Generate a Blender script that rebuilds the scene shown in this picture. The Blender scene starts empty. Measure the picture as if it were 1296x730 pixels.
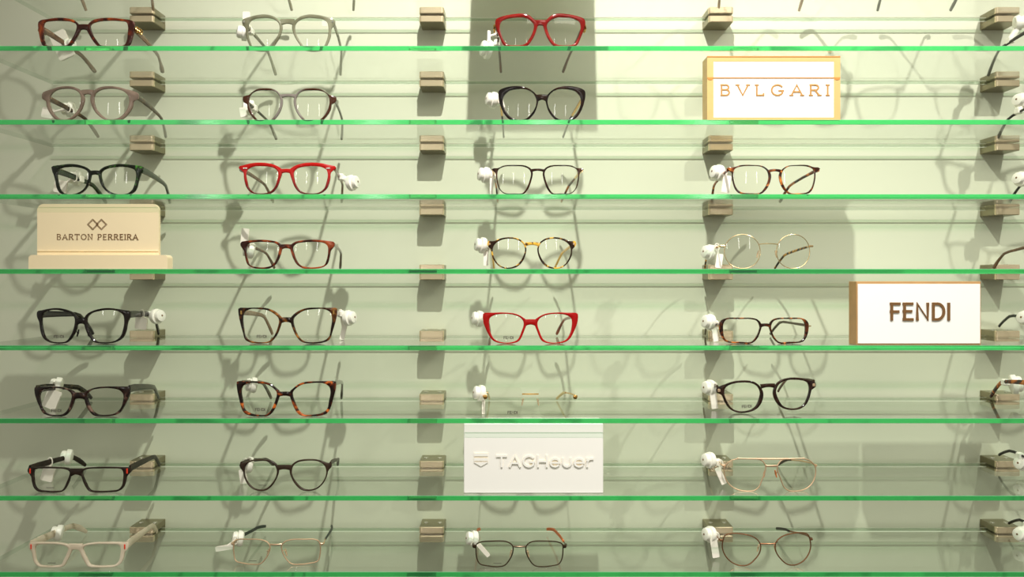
import bpy, math, random
from mathutils import Vector, Matrix

random.seed(7)
SC = bpy.context.scene
COL = SC.collection
# ------------------------------------------------------------------ camera model (metres)
F = 958.0          # focal length in pixels of the 1296 px wide frame
CX, HY = 648.0, 350.0
ZC = 1.35          # camera height
DF, DW = 1.035, 1.235      # camera distance of shelf front edges / of the back wall
YF = DF - DW       # shelf front edge (y), back wall face is y = 0
YB = -0.016        # rear edge of the glass


def at(px, py, d):
    return Vector(((px - CX) * d / F, d - DW, ZC + (HY - py) * d / F))


# ------------------------------------------------------------------ small helpers
def lin(c):
    c = c / 255.0
    return c / 12.92 if c <= 0.04045 else ((c + 0.055) / 1.055) ** 2.4


def rgb(r, g, b):
    return (lin(r), lin(g), lin(b), 1.0)


def new_mat(name):
    m = bpy.data.materials.new(name)
    m.use_nodes = True
    nt = m.node_tree
    nt.nodes.clear()
    out = nt.nodes.new('ShaderNodeOutputMaterial')
    return m, nt, out


def principled(nt, col, rough=0.4, metal=0.0, coat=0.0):
    p = nt.nodes.new('ShaderNodeBsdfPrincipled')
    p.inputs['Base Color'].default_value = col
    p.inputs['Roughness'].default_value = rough
    p.inputs['Metallic'].default_value = metal
    p.inputs['Coat Weight'].default_value = coat
    return p


def plain(name, col, rough=0.4, metal=0.0, coat=0.0, vary=0.05, scale=60.0):
    """a painted / plastic / metal finish with a faint procedural mottling"""
    m, nt, out = new_mat(name)
    p = principled(nt, col, rough, metal, coat)
    tc = nt.nodes.new('ShaderNodeTexCoord')
    n = nt.nodes.new('ShaderNodeTexNoise')
    n.inputs['Scale'].default_value = scale
    r = nt.nodes.new('ShaderNodeValToRGB')
    r.color_ramp.elements[0].position = 0.3
    r.color_ramp.elements[1].position = 0.7
    r.color_ramp.elements[0].color = tuple(c * (1 - vary) for c in col[:3]) + (1,)
    r.color_ramp.elements[1].color = tuple(min(1, c * (1 + vary)) for c in col[:3]) + (1,)
    nt.links.new(tc.outputs['Object'], n.inputs['Vector'])
    nt.links.new(n.outputs['Fac'], r.inputs['Fac'])
    nt.links.new(r.outputs['Color'], p.inputs['Base Color'])
    nt.links.new(p.outputs[0], out.inputs[0])
    return m


def acetate(name, cols, scale=55.0, seed=0.0, clear=0.0, rough=0.12, stops=None):
    """mottled (tortoise) or plain acetate; clear = how much light passes"""
    m, nt, out = new_mat(name)
    p = principled(nt, cols[0], rough, 0.0, 0.1)
    p.inputs['Specular IOR Level'].default_value = 0.32 if rough < .3 else 0.2
    tc = nt.nodes.new('ShaderNodeTexCoord')
    mp = nt.nodes.new('ShaderNodeMapping')
    mp.inputs['Location'].default_value = (seed, seed * .7, seed * .3)
    n = nt.nodes.new('ShaderNodeTexNoise')
    n.inputs['Scale'].default_value = scale
    n.inputs['Detail'].default_value = 1.5
    n.inputs['Distortion'].default_value = 0.8
    r = nt.nodes.new('ShaderNodeValToRGB')
    stops = stops or ([0.38, 0.5, 0.62] if len(cols) > 2 else [0.4, 0.6])
    while len(r.color_ramp.elements) < len(cols):
        r.color_ramp.elements.new(0.5)
    for e, c, s in zip(r.color_ramp.elements, cols, stops):
        e.position = s
        e.color = c
    nt.links.new(tc.outputs['Object'], mp.inputs['Vector'])
    nt.links.new(mp.outputs[0], n.inputs['Vector'])
    nt.links.new(n.outputs['Fac'], r.inputs['Fac'])
    nt.links.new(r.outputs['Color'], p.inputs['Base Color'])
    if clear > 0:
        t = nt.nodes.new('ShaderNodeBsdfTransparent')
        mixc = nt.nodes.new('ShaderNodeMixRGB')
        mixc.inputs[0].default_value = 0.55
        mixc.inputs[2].default_value = (1, 1, 1, 1)
        nt.links.new(r.outputs['Color'], mixc.inputs[1])
        nt.links.new(mixc.outputs[0], t.inputs[0])
        mx = nt.nodes.new('ShaderNodeMixShader')
        mx.inputs[0].default_value = clear
        nt.links.new(p.outputs[0], mx.inputs[1])
        nt.links.new(t.outputs[0], mx.inputs[2])
        nt.links.new(mx.outputs[0], out.inputs[0])
    else:
        nt.links.new(p.outputs[0], out.inputs[0])
    return m


def graded(name, axis, lo, hi, ca, cb, rough=0.14, absolute=False):
    """two-tone acetate, the sheet laminated from ca to cb along a local axis"""
    m, nt, out = new_mat(name)
    p = principled(nt, ca, rough, 0.0, 0.1)
    p.inputs['Specular IOR Level'].default_value = 0.32
    tc = nt.nodes.new('ShaderNodeTexCoord')
    sp = nt.nodes.new('ShaderNodeSeparateXYZ')
    nt.links.new(tc.outputs['Object'], sp.inputs[0])
    src = sp.outputs[axis]
    if absolute:
        ab = nt.nodes.new('ShaderNodeMath')
        ab.operation = 'ABSOLUTE'
        nt.links.new(src, ab.inputs[0])
        src = ab.outputs[0]
    mr = nt.nodes.new('ShaderNodeMapRange')
    mr.inputs[1].default_value, mr.inputs[2].default_value = lo, hi
    nt.links.new(src, mr.inputs[0])
    mx = nt.nodes.new('ShaderNodeMixRGB')
    mx.inputs[1].default_value, mx.inputs[2].default_value = ca, cb
    nt.links.new(mr.outputs[0], mx.inputs[0])
    nt.links.new(mx.outputs[0], p.inputs['Base Color'])
    nt.links.new(p.outputs[0], out.inputs[0])
    return m


def sheet_glass(name, tint, ior=1.5, gain=1.0, rough=0.0):
    """clear sheet: passes light, reflects by Fresnel on the outer faces"""
    m, nt, out = new_mat(name)
    t = nt.nodes.new('ShaderNodeBsdfTransparent')
    t.inputs[0].default_value = tint
    g = nt.nodes.new('ShaderNodeBsdfGlossy')
    g.inputs['Roughness'].default_value = rough
    fr = nt.nodes.new('ShaderNodeFresnel')
    fr.inputs['IOR'].default_value = ior
    geo = nt.nodes.new('ShaderNodeNewGeometry')
    inv = nt.nodes.new('ShaderNodeMath')
    inv.operation = 'SUBTRACT'
    inv.inputs[0].default_value = gain
    gm = nt.nodes.new('ShaderNodeMath')
    gm.operation = 'MULTIPLY'
    gm.inputs[1].default_value = gain
    nt.links.new(geo.outputs['Backfacing'], gm.inputs[0])
    nt.links.new(gm.outputs[0], inv.inputs[1])
    mul = nt.nodes.new('ShaderNodeMath')
    mul.operation = 'MULTIPLY'
    mul.use_clamp = True
    nt.links.new(fr.outputs[0], mul.inputs[0])
    nt.links.new(inv.outputs[0], mul.inputs[1])
    mx = nt.nodes.new('ShaderNodeMixShader')
    nt.links.new(mul.outputs[0], mx.inputs[0])
    nt.links.new(t.outputs[0], mx.inputs[1])
    nt.links.new(g.outputs[0], mx.inputs[2])
    nt.links.new(mx.outputs[0], out.inputs[0])
    return m


class MB:
    """collects shapes into one mesh"""

    def __init__(self):
        self.v, self.f, self.m = [], [], []

    def add(self, vs, fs, mi=0):
        b = len(self.v)
        self.v += [tuple(x) for x in vs]
        for k in fs:
            self.f.append(tuple(b + i for i in k))
            self.m.append(mi)

    def box(self, lo, hi, mi=0, bev=0.0):
        x0, y0, z0 = lo
        x1, y1, z1 = hi
        if bev <= 0:
            vs = [(x0, y0, z0), (x1, y0, z0), (x1, y1, z0), (x0, y1, z0), (x0, y0, z1), (x1, y0, z1), (x1, y1, z1), (x0, y1, z1)]
            self.add(vs, [(0, 3, 2, 1), (4, 5, 6, 7), (0, 1, 5, 4), (1, 2, 6, 5), (2, 3, 7, 6), (3, 0, 4, 7)], mi)
            return
        b = bev                       # chamfered on every edge
        loops = [(z0, b), (z0 + b, 0), (z1 - b, 0), (z1, b)]
        vs, fs = [], []
        for z, o in loops:
            xa, xb, ya, yb = x0 + o, x1 - o, y0 + o, y1 - o
            c = b if o == 0 else b * 0.6
            vs += [(xa + c, ya, z), (xb - c, ya, z), (xb, ya + c, z), (xb, yb - c, z), (xb - c, yb, z), (xa + c, yb, z), (xa, yb - c, z), (xa, ya + c, z)]
        for k in range(3):
            for i in range(8):
                j = (i + 1) % 8
                fs.append((k * 8 + i, k * 8 + j, k * 8 + 8 + j, k * 8 + 8 + i))
        fs.append(tuple(range(7, -1, -1)))
        fs.append(tuple(range(24, 32)))
        self.add(vs, fs, mi)

    def slab(self, x0, x1, y0, y1, z0, z1, r, c=0.0008, n=5, mi=0):
        """flat bar with rounded front corners (plan radius r) and chamfered rims"""
        def outline(o):
            p = []
            for cx_, a0 in ((x0 + r, 180), (x1 - r, 270)):
                p += [(cx_ + (r - o) * math.cos(math.radians(a0 + 90 * i / n)), y0 + r + (r - o) * math.sin(math.radians(a0 + 90 * i / n))) for i in range(n + 1)]
            return [(x0 + o, y1), (x0 + o, y0 + r + .0003)] + p[:n + 1] + [(x0 + r + .0003, y0 + o), (x1 - r - .0003, y0 + o)] + p[n + 1:] + [(x1 - o, y0 + r + .0003), (x1 - o, y1)]
        vs, fs = [], []
        for z, o in ((z0, c), (z0 + c, 0), (z1 - c, 0), (z1, c)):
            vs += [(x, y, z) for x, y in outline(o)]
        N = len(vs) // 4
        for k in range(3):
            for i in range(N):
                j = (i + 1) % N
                fs.append((k * N + i, k * N + j, k * N + N + j, k * N + N + i))
        front = [f for f in fs if 1 <= f[0] % N < N - 2]
        self.add(vs, front, 0)
        self.add(vs, [f for f in fs if f not in front] + [tuple(range(N - 1, -1, -1)), tuple(range(3 * N, 4 * N))], 1)

    def sweep(self, path, sizes, up=(0, 0, 1), n=8, mi=0, power=4.0):
        """closed superellipse section along path; sizes = (width, height) per point"""
        up = Vector(up)
        P = [Vector(p) for p in path]
        vs, fs = [], []
        for i, p in enumerate(P):
            t = (P[min(i + 1, len(P) - 1)] - P[max(i - 1, 0)]).normalized()
            s = t.cross(up)
            if s.length < 1e-4:
                s = t.cross(Vector((0, 1, 0)))
            s.normalize()
            u = s.cross(t).normalized()
            w, h = sizes[i] if isinstance(sizes, list) else sizes
            for k in range(n):
                a = 2 * math.pi * (k + 0.5) / n
                ca, sa = math.cos(a), math.sin(a)
                q = (abs(ca) ** power + abs(sa) ** power) ** (-1 / power)
                vs.append(p + s * (ca * q * w / 2) + u * (sa * q * h / 2))
        for i in range(len(P) - 1):
            for k in range(n):
                l = (k + 1) % n
                fs.append((i * n + k, i * n + l, (i + 1) * n + l, (i + 1) * n + k))
        fs.append(tuple(range(n - 1, -1, -1)))
        e = (len(P) - 1) * n
        fs.append(tuple(range(e, e + n)))
        self.add(vs, fs, mi)

    def tube(self, path, r, n=8, mi=0):
        self.sweep(path, (2 * r, 2 * r), n=n, mi=mi, power=2.0)

    def loop_tube(self, pts, r, n=8, mi=0):
        P = [Vector(p) for p in pts]
        N = len(P)
        vs, fs = [], []
        for i, p in enumerate(P):
            t = (P[(i + 1) % N] - P[i - 1]).normalized()
            s = Vector((0, 1, 0))
            u = s.cross(t).normalized()
            s = t.cross(u)
            for k in range(n):
                a = 2 * math.pi * k / n
                vs.append(p + s * (math.cos(a) * r) + u * (math.sin(a) * r))
        for i in range(N):
            j = (i + 1) % N
            for k in range(n):
                l = (k + 1) % n
                fs.append((i * n + k, i * n + l, j * n + l, j * n + k))
        self.add(vs, fs, mi)

    def lathe(self, c, axis, prof, n=20, mi=0):
        c, ax = Vector(c), Vector(axis).normalized()
        s = ax.orthogonal().normalized()
        u = ax.cross(s)
        vs, fs = [], []
        for d, r in prof:
            for k in range(n):
                a = 2 * math.pi * k / n
                vs.append(c + ax * d + (s * math.cos(a) + u * math.sin(a)) * max(r, 1e-5))
        for i in range(len(prof) - 1):
            for k in range(n):
                l = (k + 1) % n
                fs.append((i * n + k, i * n + l, (i + 1) * n + l, (i + 1) * n + k))
        fs.append(tuple(range(n - 1, -1, -1)))
        e = (len(prof) - 1) * n
        fs.append(tuple(range(e, e + n)))
        self.add(vs, fs, mi)

    def prism(self, pts, y0, y1, mi=0, side=None):
        """x-z outline (counter-clockwise seen from the front) pulled from y0 to y1"""
        N = len(pts)
        vs = [(x, y0, z) for x, z in pts] + [(x, y1, z) for x, z in pts]
        self.add(vs, [tuple(range(N)), tuple(range(2 * N - 1, N - 1, -1))], mi)
        self.add(vs, [(i, i + N, (i + 1) % N + N, (i + 1) % N) for i in range(N)], mi if side is None else side)

    def build(self, name, mats, parent=None, smooth=True, recalc=True):
        me = bpy.data.meshes.new(name)
        me.from_pydata(self.v, [], self.f)
        for mt in (mats if isinstance(mats, (list, tuple)) else [mats]):
            me.materials.append(mt)
        for p, mi in zip(me.polygons, self.m):
            p.material_index = mi
        me.validate()
        import bmesh
        bm = bmesh.new()
        bm.from_mesh(me)
        if recalc:
            bmesh.ops.recalc_face_normals(bm, faces=bm.faces)
        bm.to_mesh(me)
        bm.free()
        if smooth:
            me.shade_smooth()
            me.set_sharp_from_angle(angle=math.radians(38))
        o = bpy.data.objects.new(name, me)
        COL.objects.link(o)
        if parent is not None:
            o.parent = parent
        return o


def thing(name, loc, label, cat, group=None, rz=0.0):
    o = bpy.data.objects.new(name, None)
    o.empty_display_size = 0.02
    COL.objects.link(o)
    o.location = loc
    o.rotation_euler = (0, 0, rz)
    o['label'] = label
    o['category'] = cat
    if group:
        o['group'] = group
    return o


# ------------------------------------------------------------------ materials
M_WALL = plain('wall_paint', rgb(209, 210, 188), 0.75, vary=0.012, scale=3)
M_SHELF = sheet_glass('shelf_glass', (0.966, 0.985, 0.966, 1), 1.5, 1.15)
M_LENS = sheet_glass('demo_lens', (0.985, 0.985, 0.975, 1), 1.5, 1.0)
M_WHITE = plain('white_tag_plastic', rgb(246, 242, 230), 0.35, vary=0.01)
M_PAPER = plain('white_price_paper', rgb(245, 238, 224), 0.7, vary=0.015)
M_GOLD = plain('polished_gold', rgb(226, 178, 104), 0.22, 1.0, vary=0.05)
M_ROSE = plain('rose_gold', rgb(240, 204, 170), 0.36, 0.85, vary=0.05)
M_PALEGOLD = plain('pale_gold', rgb(236, 206, 160), 0.25, 1.0, vary=0.04)
M_SILVER = plain('silver_inlay', rgb(225, 222, 214), 0.2, 1.0, vary=0.04)
M_GUN = plain('brown_metal', rgb(84, 68, 52), 0.3, 0.8, vary=0.05)
M_BLACK = plain('black_plastic', rgb(18, 16, 14), 0.3, vary=0.1)
M_DKGREEN = plain('dark_green_rubber', rgb(22, 34, 28), 0.45, vary=0.1)
M_PRINT = plain('grey_print', rgb(96, 92, 80), 0.6)
M_RED = plain('red_inlay', rgb(232, 62, 34), 0.4)
M_ORANGE = plain('orange_rubber', rgb(255, 122, 44), 0.45)
M_PAD = acetate('clear_nose_pad', [rgb(230, 205, 170), rgb(240, 220, 190)], clear=0.4)


def mk_brushed():
    m, nt, out = new_mat('brushed_champagne_metal')
    p = principled(nt, rgb(242, 220, 186), 0.2, 0.72)
    tc = nt.nodes.new('ShaderNodeTexCoord')
    mp = nt.nodes.new('ShaderNodeMapping')
    mp.inputs['Scale'].default_value = (30, 900, 900)
    n = nt.nodes.new('ShaderNodeTexNoise')
    n.inputs['Scale'].default_value = 1.0
    mr = nt.nodes.new('ShaderNodeMapRange')
    mr.inputs[3].default_value = 0.218
    mr.inputs[4].default_value = 0.222
    nt.links.new(tc.outputs['Object'], mp.inputs[0])
    nt.links.new(mp.outputs[0], n.inputs['Vector'])
    nt.links.new(n.outputs['Fac'], mr.inputs[0])
    nt.links.new(mr.outputs[0], p.inputs['Roughness'])
    nt.links.new(p.outputs[0], out.inputs[0])
    return m


M_CLAMP = mk_brushed()
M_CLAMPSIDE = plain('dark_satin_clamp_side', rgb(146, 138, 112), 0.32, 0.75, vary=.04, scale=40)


def mk_edge():
    """polished green edge of the float glass"""
    m, nt, out = new_mat('green_glass_edge')
    rf = nt.nodes.new('ShaderNodeBsdfRefraction')
    rf.inputs['Color'].default_value = (0.10, 0.86, 0.26, 1)
    rf.inputs['IOR'].default_value = 4.0
    rf.inputs['Roughness'].default_value = 0.0
    d = nt.nodes.new('ShaderNodeBsdfDiffuse')
    d.inputs[0].default_value = (0.06, 0.55, 0.18, 1)
    g = nt.nodes.new('ShaderNodeBsdfGlossy')
    g.inputs['Roughness'].default_value = 0.12
    g.inputs['Color'].default_value = (0.8, 1.0, 0.85, 1)
    a = nt.nodes.new('ShaderNodeMixShader')
    a.inputs[0].default_value = 0.17
    b = nt.nodes.new('ShaderNodeMixShader')
    b.inputs[0].default_value = 0.07
    nt.links.new(rf.outputs[0], a.inputs[1])
    nt.links.new(d.outputs[0], a.inputs[2])
    nt.links.new(a.outputs[0], b.inputs[1])
    nt.links.new(g.outputs[0], b.inputs[2])
    t = nt.nodes.new('ShaderNodeBsdfTransparent')      # inside of the edge: light leaves freely
    t.inputs[0].default_value = (0.8, 0.95, 0.84, 1)
    geo = nt.nodes.new('ShaderNodeNewGeometry')
    c = nt.nodes.new('ShaderNodeMixShader')
    nt.links.new(geo.outputs['Backfacing'], c.inputs[0])
    nt.links.new(b.outputs[0], c.inputs[1])
    nt.links.new(t.outputs[0], c.inputs[2])
    nt.links.new(c.outputs[0], out.inputs[0])
    return m


def mk_rear_edge(name, tcol, dcol, fac):
    m, nt, out = new_mat(name)
    t = nt.nodes.new('ShaderNodeBsdfTransparent')
    t.inputs[0].default_value = tcol
    d = nt.nodes.new('ShaderNodeBsdfDiffuse')
    d.inputs[0].default_value = dcol
    tr = nt.nodes.new('ShaderNodeBsdfTranslucent')
    tr.inputs[0].default_value = dcol
    dt = nt.nodes.new('ShaderNodeMixShader')
    dt.inputs[0].default_value = 0.45
    nt.links.new(d.outputs[0], dt.inputs[1])
    nt.links.new(tr.outputs[0], dt.inputs[2])
    a = nt.nodes.new('ShaderNodeMixShader')
    a.inputs[0].default_value = fac
    nt.links.new(t.outputs[0], a.inputs[1])
    nt.links.new(dt.outputs[0], a.inputs[2])
    nt.links.new(a.outputs[0], out.inputs[0])
    return m


M_EDGE = mk_edge()
M_REAR = mk_rear_edge('ground_glass_rear_edge', (0.60, 0.73, 0.62, 1), (0.62, 0.72, 0.55, 1), 0.06)
M_FARRIS = mk_rear_edge('front_arris', (0.20, 0.75, 0.35, 1), (0.35, 0.9, 0.5, 1), 0.5)
M_RARRIS = mk_rear_edge('rear_arris', (0.80, 0.9, 0.75, 1), (0.98, 0.98, 0.88, 1), 0.9)
M_SIDE = mk_rear_edge('shelf_end', (0.84, 0.90, 0.85, 1), (0.62, 0.72, 0.55, 1), 0.05)

# ------------------------------------------------------------------ wall
mb = MB()
mb.box((-2.2, 0, 0), (2.2, 0.12, 2.9))
w = mb.build('wall_back', M_WALL, smooth=False)
w['kind'] = 'structure'

mb = MB()
mb.box((-2.2, -5.0, -0.05), (2.2, 0.0, 0.0))
w = mb.build('floor', plain('grey_brown_floor', rgb(104, 94, 78), 0.5, vary=.12, scale=5), smooth=False)
w['kind'] = 'structure'

# ------------------------------------------------------------------ glass shelves
EDGE_PY = [-36, 58.0, 151.4, 245.6, 340.2, 437.0, 529.4, 627.2, 723.6]   # top of each front edge (photo px)
TH = 0.0068
SHELF_Z = [ZC + (HY - p) * DF / F for p in EDGE_PY]                      # top faces
XL, XR = -0.739, 0.94
ORD = ['topmost', 'second', 'third', 'fourth', 'fifth', 'sixth', 'seventh', 'eighth', 'ninth']
SHELF_WHAT = ['above the picture top, only its rear edge showing', 'carrying the bright red oversized pair',
              'carrying the white sign with the wide gold border', 'carrying the small red and the dark green frames',
              'carrying the cream stepped sign', 'carrying the white sign with big brown letters',
              'carrying the rimless pair', 'carrying the plain white sign', 'along the bottom of the picture']
for k, z in enumerate(SHELF_Z):
    mb = MB()
    x0, x1, y0, y1, z0, z1 = XL, XR, YF, YB, z - TH, z
    cf, cr = 0.0005, 0.0012          # ground arrises of the front and rear edges
    V = lambda x: [(x, y0 + cf, z0), (x, y0, z0 + cf), (x, y0, z1 - cf), (x, y0 + cf, z1), (x, y1 - cr, z1), (x, y1, z1 - cr), (x, y1, z0 + cr), (x, y1 - cr, z0)]
    vs = V(x0) + V(x1)
    for i, mi in enumerate((3, 1, 3, 0, 4, 2, 4, 0)):
        j = (i + 1) % 8
        if i == 7:
            mi = 0
        mb.add(vs, [(i, i + 8, j + 8, j)], mi)
    mb.add(vs, [tuple(range(7, -1, -1)), tuple(range(8, 16))], 5)
    o = mb.build('glass_shelf', [M_SHELF, M_EDGE, M_REAR, M_FARRIS, M_RARRIS, M_SIDE], smooth=False, recalc=False)
    o['label'] = 'long clear glass shelf with green edge, ' + SHELF_WHAT[k]
    o['category'] = 'glass shelf'
    o['group'] = 'glass shelves on the wall'

# ------------------------------------------------------------------ shelf clamps
CLX = [-0.585, -0.127, 0.330, 0.783]
COLN = ['leftmost', 'second', 'third', 'rightmost']


def make_clamp():
    t = thing('shelf_clamp', (0, 0, 0), '', 'clamp', 'metal clamps gripping the glass shelves')
    hw, jh, jd = 0.0195, 0.0085, -0.041
    g = TH / 2
    mb = MB(); mb.slab(-hw, hw, jd, 0.0, g - 0.0017, g + jh, 0.0034); mb.build('upper_jaw', [M_CLAMP, M_CLAMPSIDE], t)
    mb = MB(); mb.slab(-hw, hw, jd, 0.0, -g - jh, -g + 0.0017, 0.0034); mb.build('lower_jaw', [M_CLAMP, M_CLAMPSIDE], t)
    mb = MB(); mb.box((-hw, -0.012, -g + 0.0017), (hw, 0.0, g - 0.0017)); mb.build('back_plate', M_CLAMPSIDE, t)
    for sx in (-0.011, 0.011):
        mb = MB()
        mb.lathe((sx, -0.018, g + jh - 0.0003), (0, 0, 1), [(0, 0.0036), (0.0008, 0.0034), (0.0012, 0.0026)], 14)
        mb.build('screw', M_SILVER, t)
    return t


CL0 = make_clamp()
first = True
for k, z in enumerate(SHELF_Z):
    for c, x in enumerate(CLX):
        if first:
            t = CL0
            first = False
        else:
            t = CL0.copy(); COL.objects.link(t)
            for ch in list(CL0.children):
                d = ch.copy(); COL.objects.link(d); d.parent = t
        t.location = (x, 0, z - TH / 2)
        t['label'] = '%s clamp from the top in the %s clamp column, champagne metal on wall' % (ORD[k], COLN[c])

# ------------------------------------------------------------------ lettering
def arc(cx, cy, rx, ry, a0, a1, n=12):
    return [(cx + rx * math.cos(math.radians(a0 + (a1 - a0) * i / n)), cy + ry * math.sin(math.radians(a0 + (a1 - a0) * i / n))) for i in range(n + 1)]


GLY = {
    'A': (.9, [[(0, 0), (.45, 1), (.9, 0)], [(.16, .33), (.74, .33)]]),
    'B': (.7, [[(0.05, 0), (0.05, 1)], [(0, 1), (.4, 1)] + arc(.4, .77, .24, .23, 90, -90) + [(0.05, .54)], [(.4, .54)] + arc(.4, .27, .29, .27, 90, -90) + [(0, 0)]]),
    'V': (.9, [[(0, 1), (.45, 0), (.9, 1)]]),
    'L': (.62, [[(0.05, 1), (0.05, 0), (.62, 0), (.62, .15)]]),
    'G': (.98, [arc(.49, .5, .49, .5, 42, 325, 22) + [(.9, .42)], [(.62, .44), (.98, .44)]]),
    'R': (.76, [[(0.05, 0), (0.05, 1)], [(0, 1), (.42, 1)] + arc(.42, .75, .27, .25, 90, -90) + [(0.05, .5)], [(.38, .5), (.76, 0)]]),
    'I': (.06, [[(.03, 0), (.03, 1)]]),
    'T': (.84, [[(0, .85), (0, 1), (.84, 1), (.84, .85)], [(.42, 1), (.42, 0)]]),
    't': (.84, [[(0, 1), (.84, 1)], [(.42, 1), (.42, 0)]]),
    'O': (1.0, [arc(.5, .5, .5, .5, 0, 360, 26)]),
    'N': (.78, [[(0.03, 0), (0.03, 1), (.75, 0), (.75, 1)]]),
    'P': (.66, [[(0.05, 0), (0.05, 1)], [(0, 1), (.4, 1)] + arc(.4, .73, .26, .27, 90, -90) + [(0.05, .46)]]),
    'E': (.6, [[(0.05, 0), (0.05, 1)], [(0, 1), (.58, 1)], [(0, .52), (.5, .52)], [(0, 0), (.6, 0)]]),
    'F': (.58, [[(0.05, 0), (0.05, 1)], [(0, 1), (.58, 1)], [(0, .5), (.5, .5)]]),
    'D': (.78, [[(0.05, 0), (0.05, 1), (.34, 1)] + arc(.34, .5, .44, .5, 90, -90) + [(0.05, 0)]]),
    'H': (.8, [[(0, 0), (0, 1)], [(.8, 0), (.8, 1)], [(0, .5), (.8, .5)]]),
    'e': (.8, [arc(.4, .37, .4, .37, 2, 318, 20), [(0, .37), (.8, .37)]]),
    'u': (.72, [[(0, .74), (0, .36)] + arc(.36, .36, .36, .36, 180, 360) + [(.72, .74)]]),
    'r': (.5, [[(0, 0), (0, .74)], [(0, .4)] + arc(.42, .36, .42, .38, 175, 78, 8)]),
    ' ': (.35, []),
}
SERIF = {'A': [(0, 0), (.9, 0)], 'B': [], 'V': [(0, 1), (.9, 1)], 'L': [(.05, 1)], 'G': [], 'R': [(.05, 0), (.78, 0)], 'I': [(.03, 0), (.03, 1)], 'T': [(.42, 0)],
         'N': [(.03, 0), (.03, 1), (.75, 1)], 'P': [(.05, 0)], 'E': [], 'O': []}


def text(mb, s, xa, xb, z0, h, y0, y1, sw, serif=False, wide=1.0, mi=0, side=None, bend=None):
    ws = [GLY[c][0] * wide * h for c in s]
    gap = ((xb - xa) - sum(ws)) / max(1, len(s) - 1)
    x = xa

    cnt = [0]

    def ribbon(P, th):
        P = [p for i, p in enumerate(P) if i == 0 or math.hypot(p[0] - P[i - 1][0], p[1] - P[i - 1][1]) > 1e-6]
        if len(P) < 2:
            return
        dirs = []
        for p, q in zip(P[:-1], P[1:]):
            L = math.hypot(q[0] - p[0], q[1] - p[1])
            dirs.append(((q[0] - p[0]) / L, (q[1] - p[1]) / L))
        e = th * 0.42
        closed = math.hypot(P[0][0] - P[-1][0], P[0][1] - P[-1][1]) < 1e-6
        if not closed:
            P = [(P[0][0] - dirs[0][0] * e, P[0][1] - dirs[0][1] * e)] + list(P[1:-1]) + [(P[-1][0] + dirs[-1][0] * e, P[-1][1] + dirs[-1][1] * e)]
        lf, rt = [], []
        for i, p in enumerate(P):
            d0 = dirs[i - 1] if i > 0 else (dirs[-1] if closed else dirs[0])
            d1 = dirs[i] if i < len(dirs) else (dirs[0] if closed else dirs[-1])
            nx, nz = -(d0[1] + d1[1]), d0[0] + d1[0]
            L = math.hypot(nx, nz) or 1
            nx, nz = nx / L, nz / L
            k = max(.72, nx * -d0[1] + nz * d0[0])
            lf.append((p[0] + nx * th / 2 / k, p[1] + nz * th / 2 / k))
            rt.append((p[0] - nx * th / 2 / k, p[1] - nz * th / 2 / k))
        off = (bend(P[0][0]) if bend else 0.0) - cnt[0] * 8e-6
        cnt[0] += 1
        n_ = len(P)
        ya, yb = y0 + off, y1 + off
        vs = [(x_, ya, z_) for x_, z_ in lf] + [(x_, ya, z_) for x_, z_ in rt] + [(x_, yb, z_) for x_, z_ in lf] + [(x_, yb, z_) for x_, z_ in rt]
        fr, sd = [], []
        for i in range(n_ - 1):
            fr += [(i, i + 1, n_ + i + 1, n_ + i), (2 * n_ + i, 3 * n_ + i, 3 * n_ + i + 1, 2 * n_ + i + 1)]
            sd += [(i, 2 * n_ + i, 2 * n_ + i + 1, i + 1), (n_ + i, n_ + i + 1, 3 * n_ + i + 1, 3 * n_ + i)]
        sd += [(0, n_, 3 * n_, 2 * n_), (n_ - 1, 3 * n_ - 1, 4 * n_ - 1, 2 * n_ - 1)]
        b_ = len(mb.v)
        mb.v += vs
        for f in fr:
            mb.f.append(tuple(b_ + i for i in f)); mb.m.append(mi)
        for f in sd:
            mb.f.append(tuple(b_ + i for i in f)); mb.m.append(mi if side is None else side)
    for c, wd in zip(s, ws):
        for pl in GLY[c][1]:
            ribbon([(x + p[0] * wide * h, z0 + p[1] * h) for p in pl], sw)
        if serif:
            for p in SERIF.get(c, []):
                px, pz = x + p[0] * wide * h, z0 + p[1] * h
                ribbon([(px - .13 * h * wide, pz), (px + .13 * h * wide, pz)], sw * .8)
        x += wd + gap


def rrect(x0, z0, x1, z1, r, corners=(1, 1, 1, 1), n=6):
    """rounded rectangle; corners = bottom-right, top-right, top-left, bottom-left"""
    pts = []
    for (cx, cz, a0), on in zip([(x1 - r, z0 + r, -90), (x1 - r, z1 - r, 0), (x0 + r, z1 - r, 90), (x0 + r, z0 + r, 180)], corners):
        if on:
            pts += [(cx + r * math.cos(math.radians(a0 + 90 * i / n)), cz + r * math.sin(math.radians(a0 + 90 * i / n))) for i in range(n + 1)]
        else:
            pts.append((x1 if a0 in (-90, 0) else x0, z0 if a0 in (-90, 180) else z1))
    return pts


M_SIGNW = plain('white_acrylic', rgb(250, 247, 240), 0.3, vary=0.004)
M_SIGNGOLD = plain('pale_gold_foil', rgb(212, 176, 112), 0.45, 0.1, vary=0.03)
M_COPPER = plain('copper_line', rgb(214, 142, 70), 0.4, 0.3)
M_CREAM = plain('cream_lacquer', rgb(246, 226, 186), 0.4, vary=0.006)
M_TAN = plain('tan_wood_side', rgb(186, 144, 94), 0.5, vary=0.08, scale=40)
M_BROWN = plain('brown_lettering', rgb(116, 82, 46), 0.4, vary=0.04)
M_GOLDTXT = plain('gold_lettering', rgb(178, 130, 68), 0.5)
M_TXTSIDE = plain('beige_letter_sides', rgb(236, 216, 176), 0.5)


def sx(px, d):
    return (px - CX) * d / F


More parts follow.
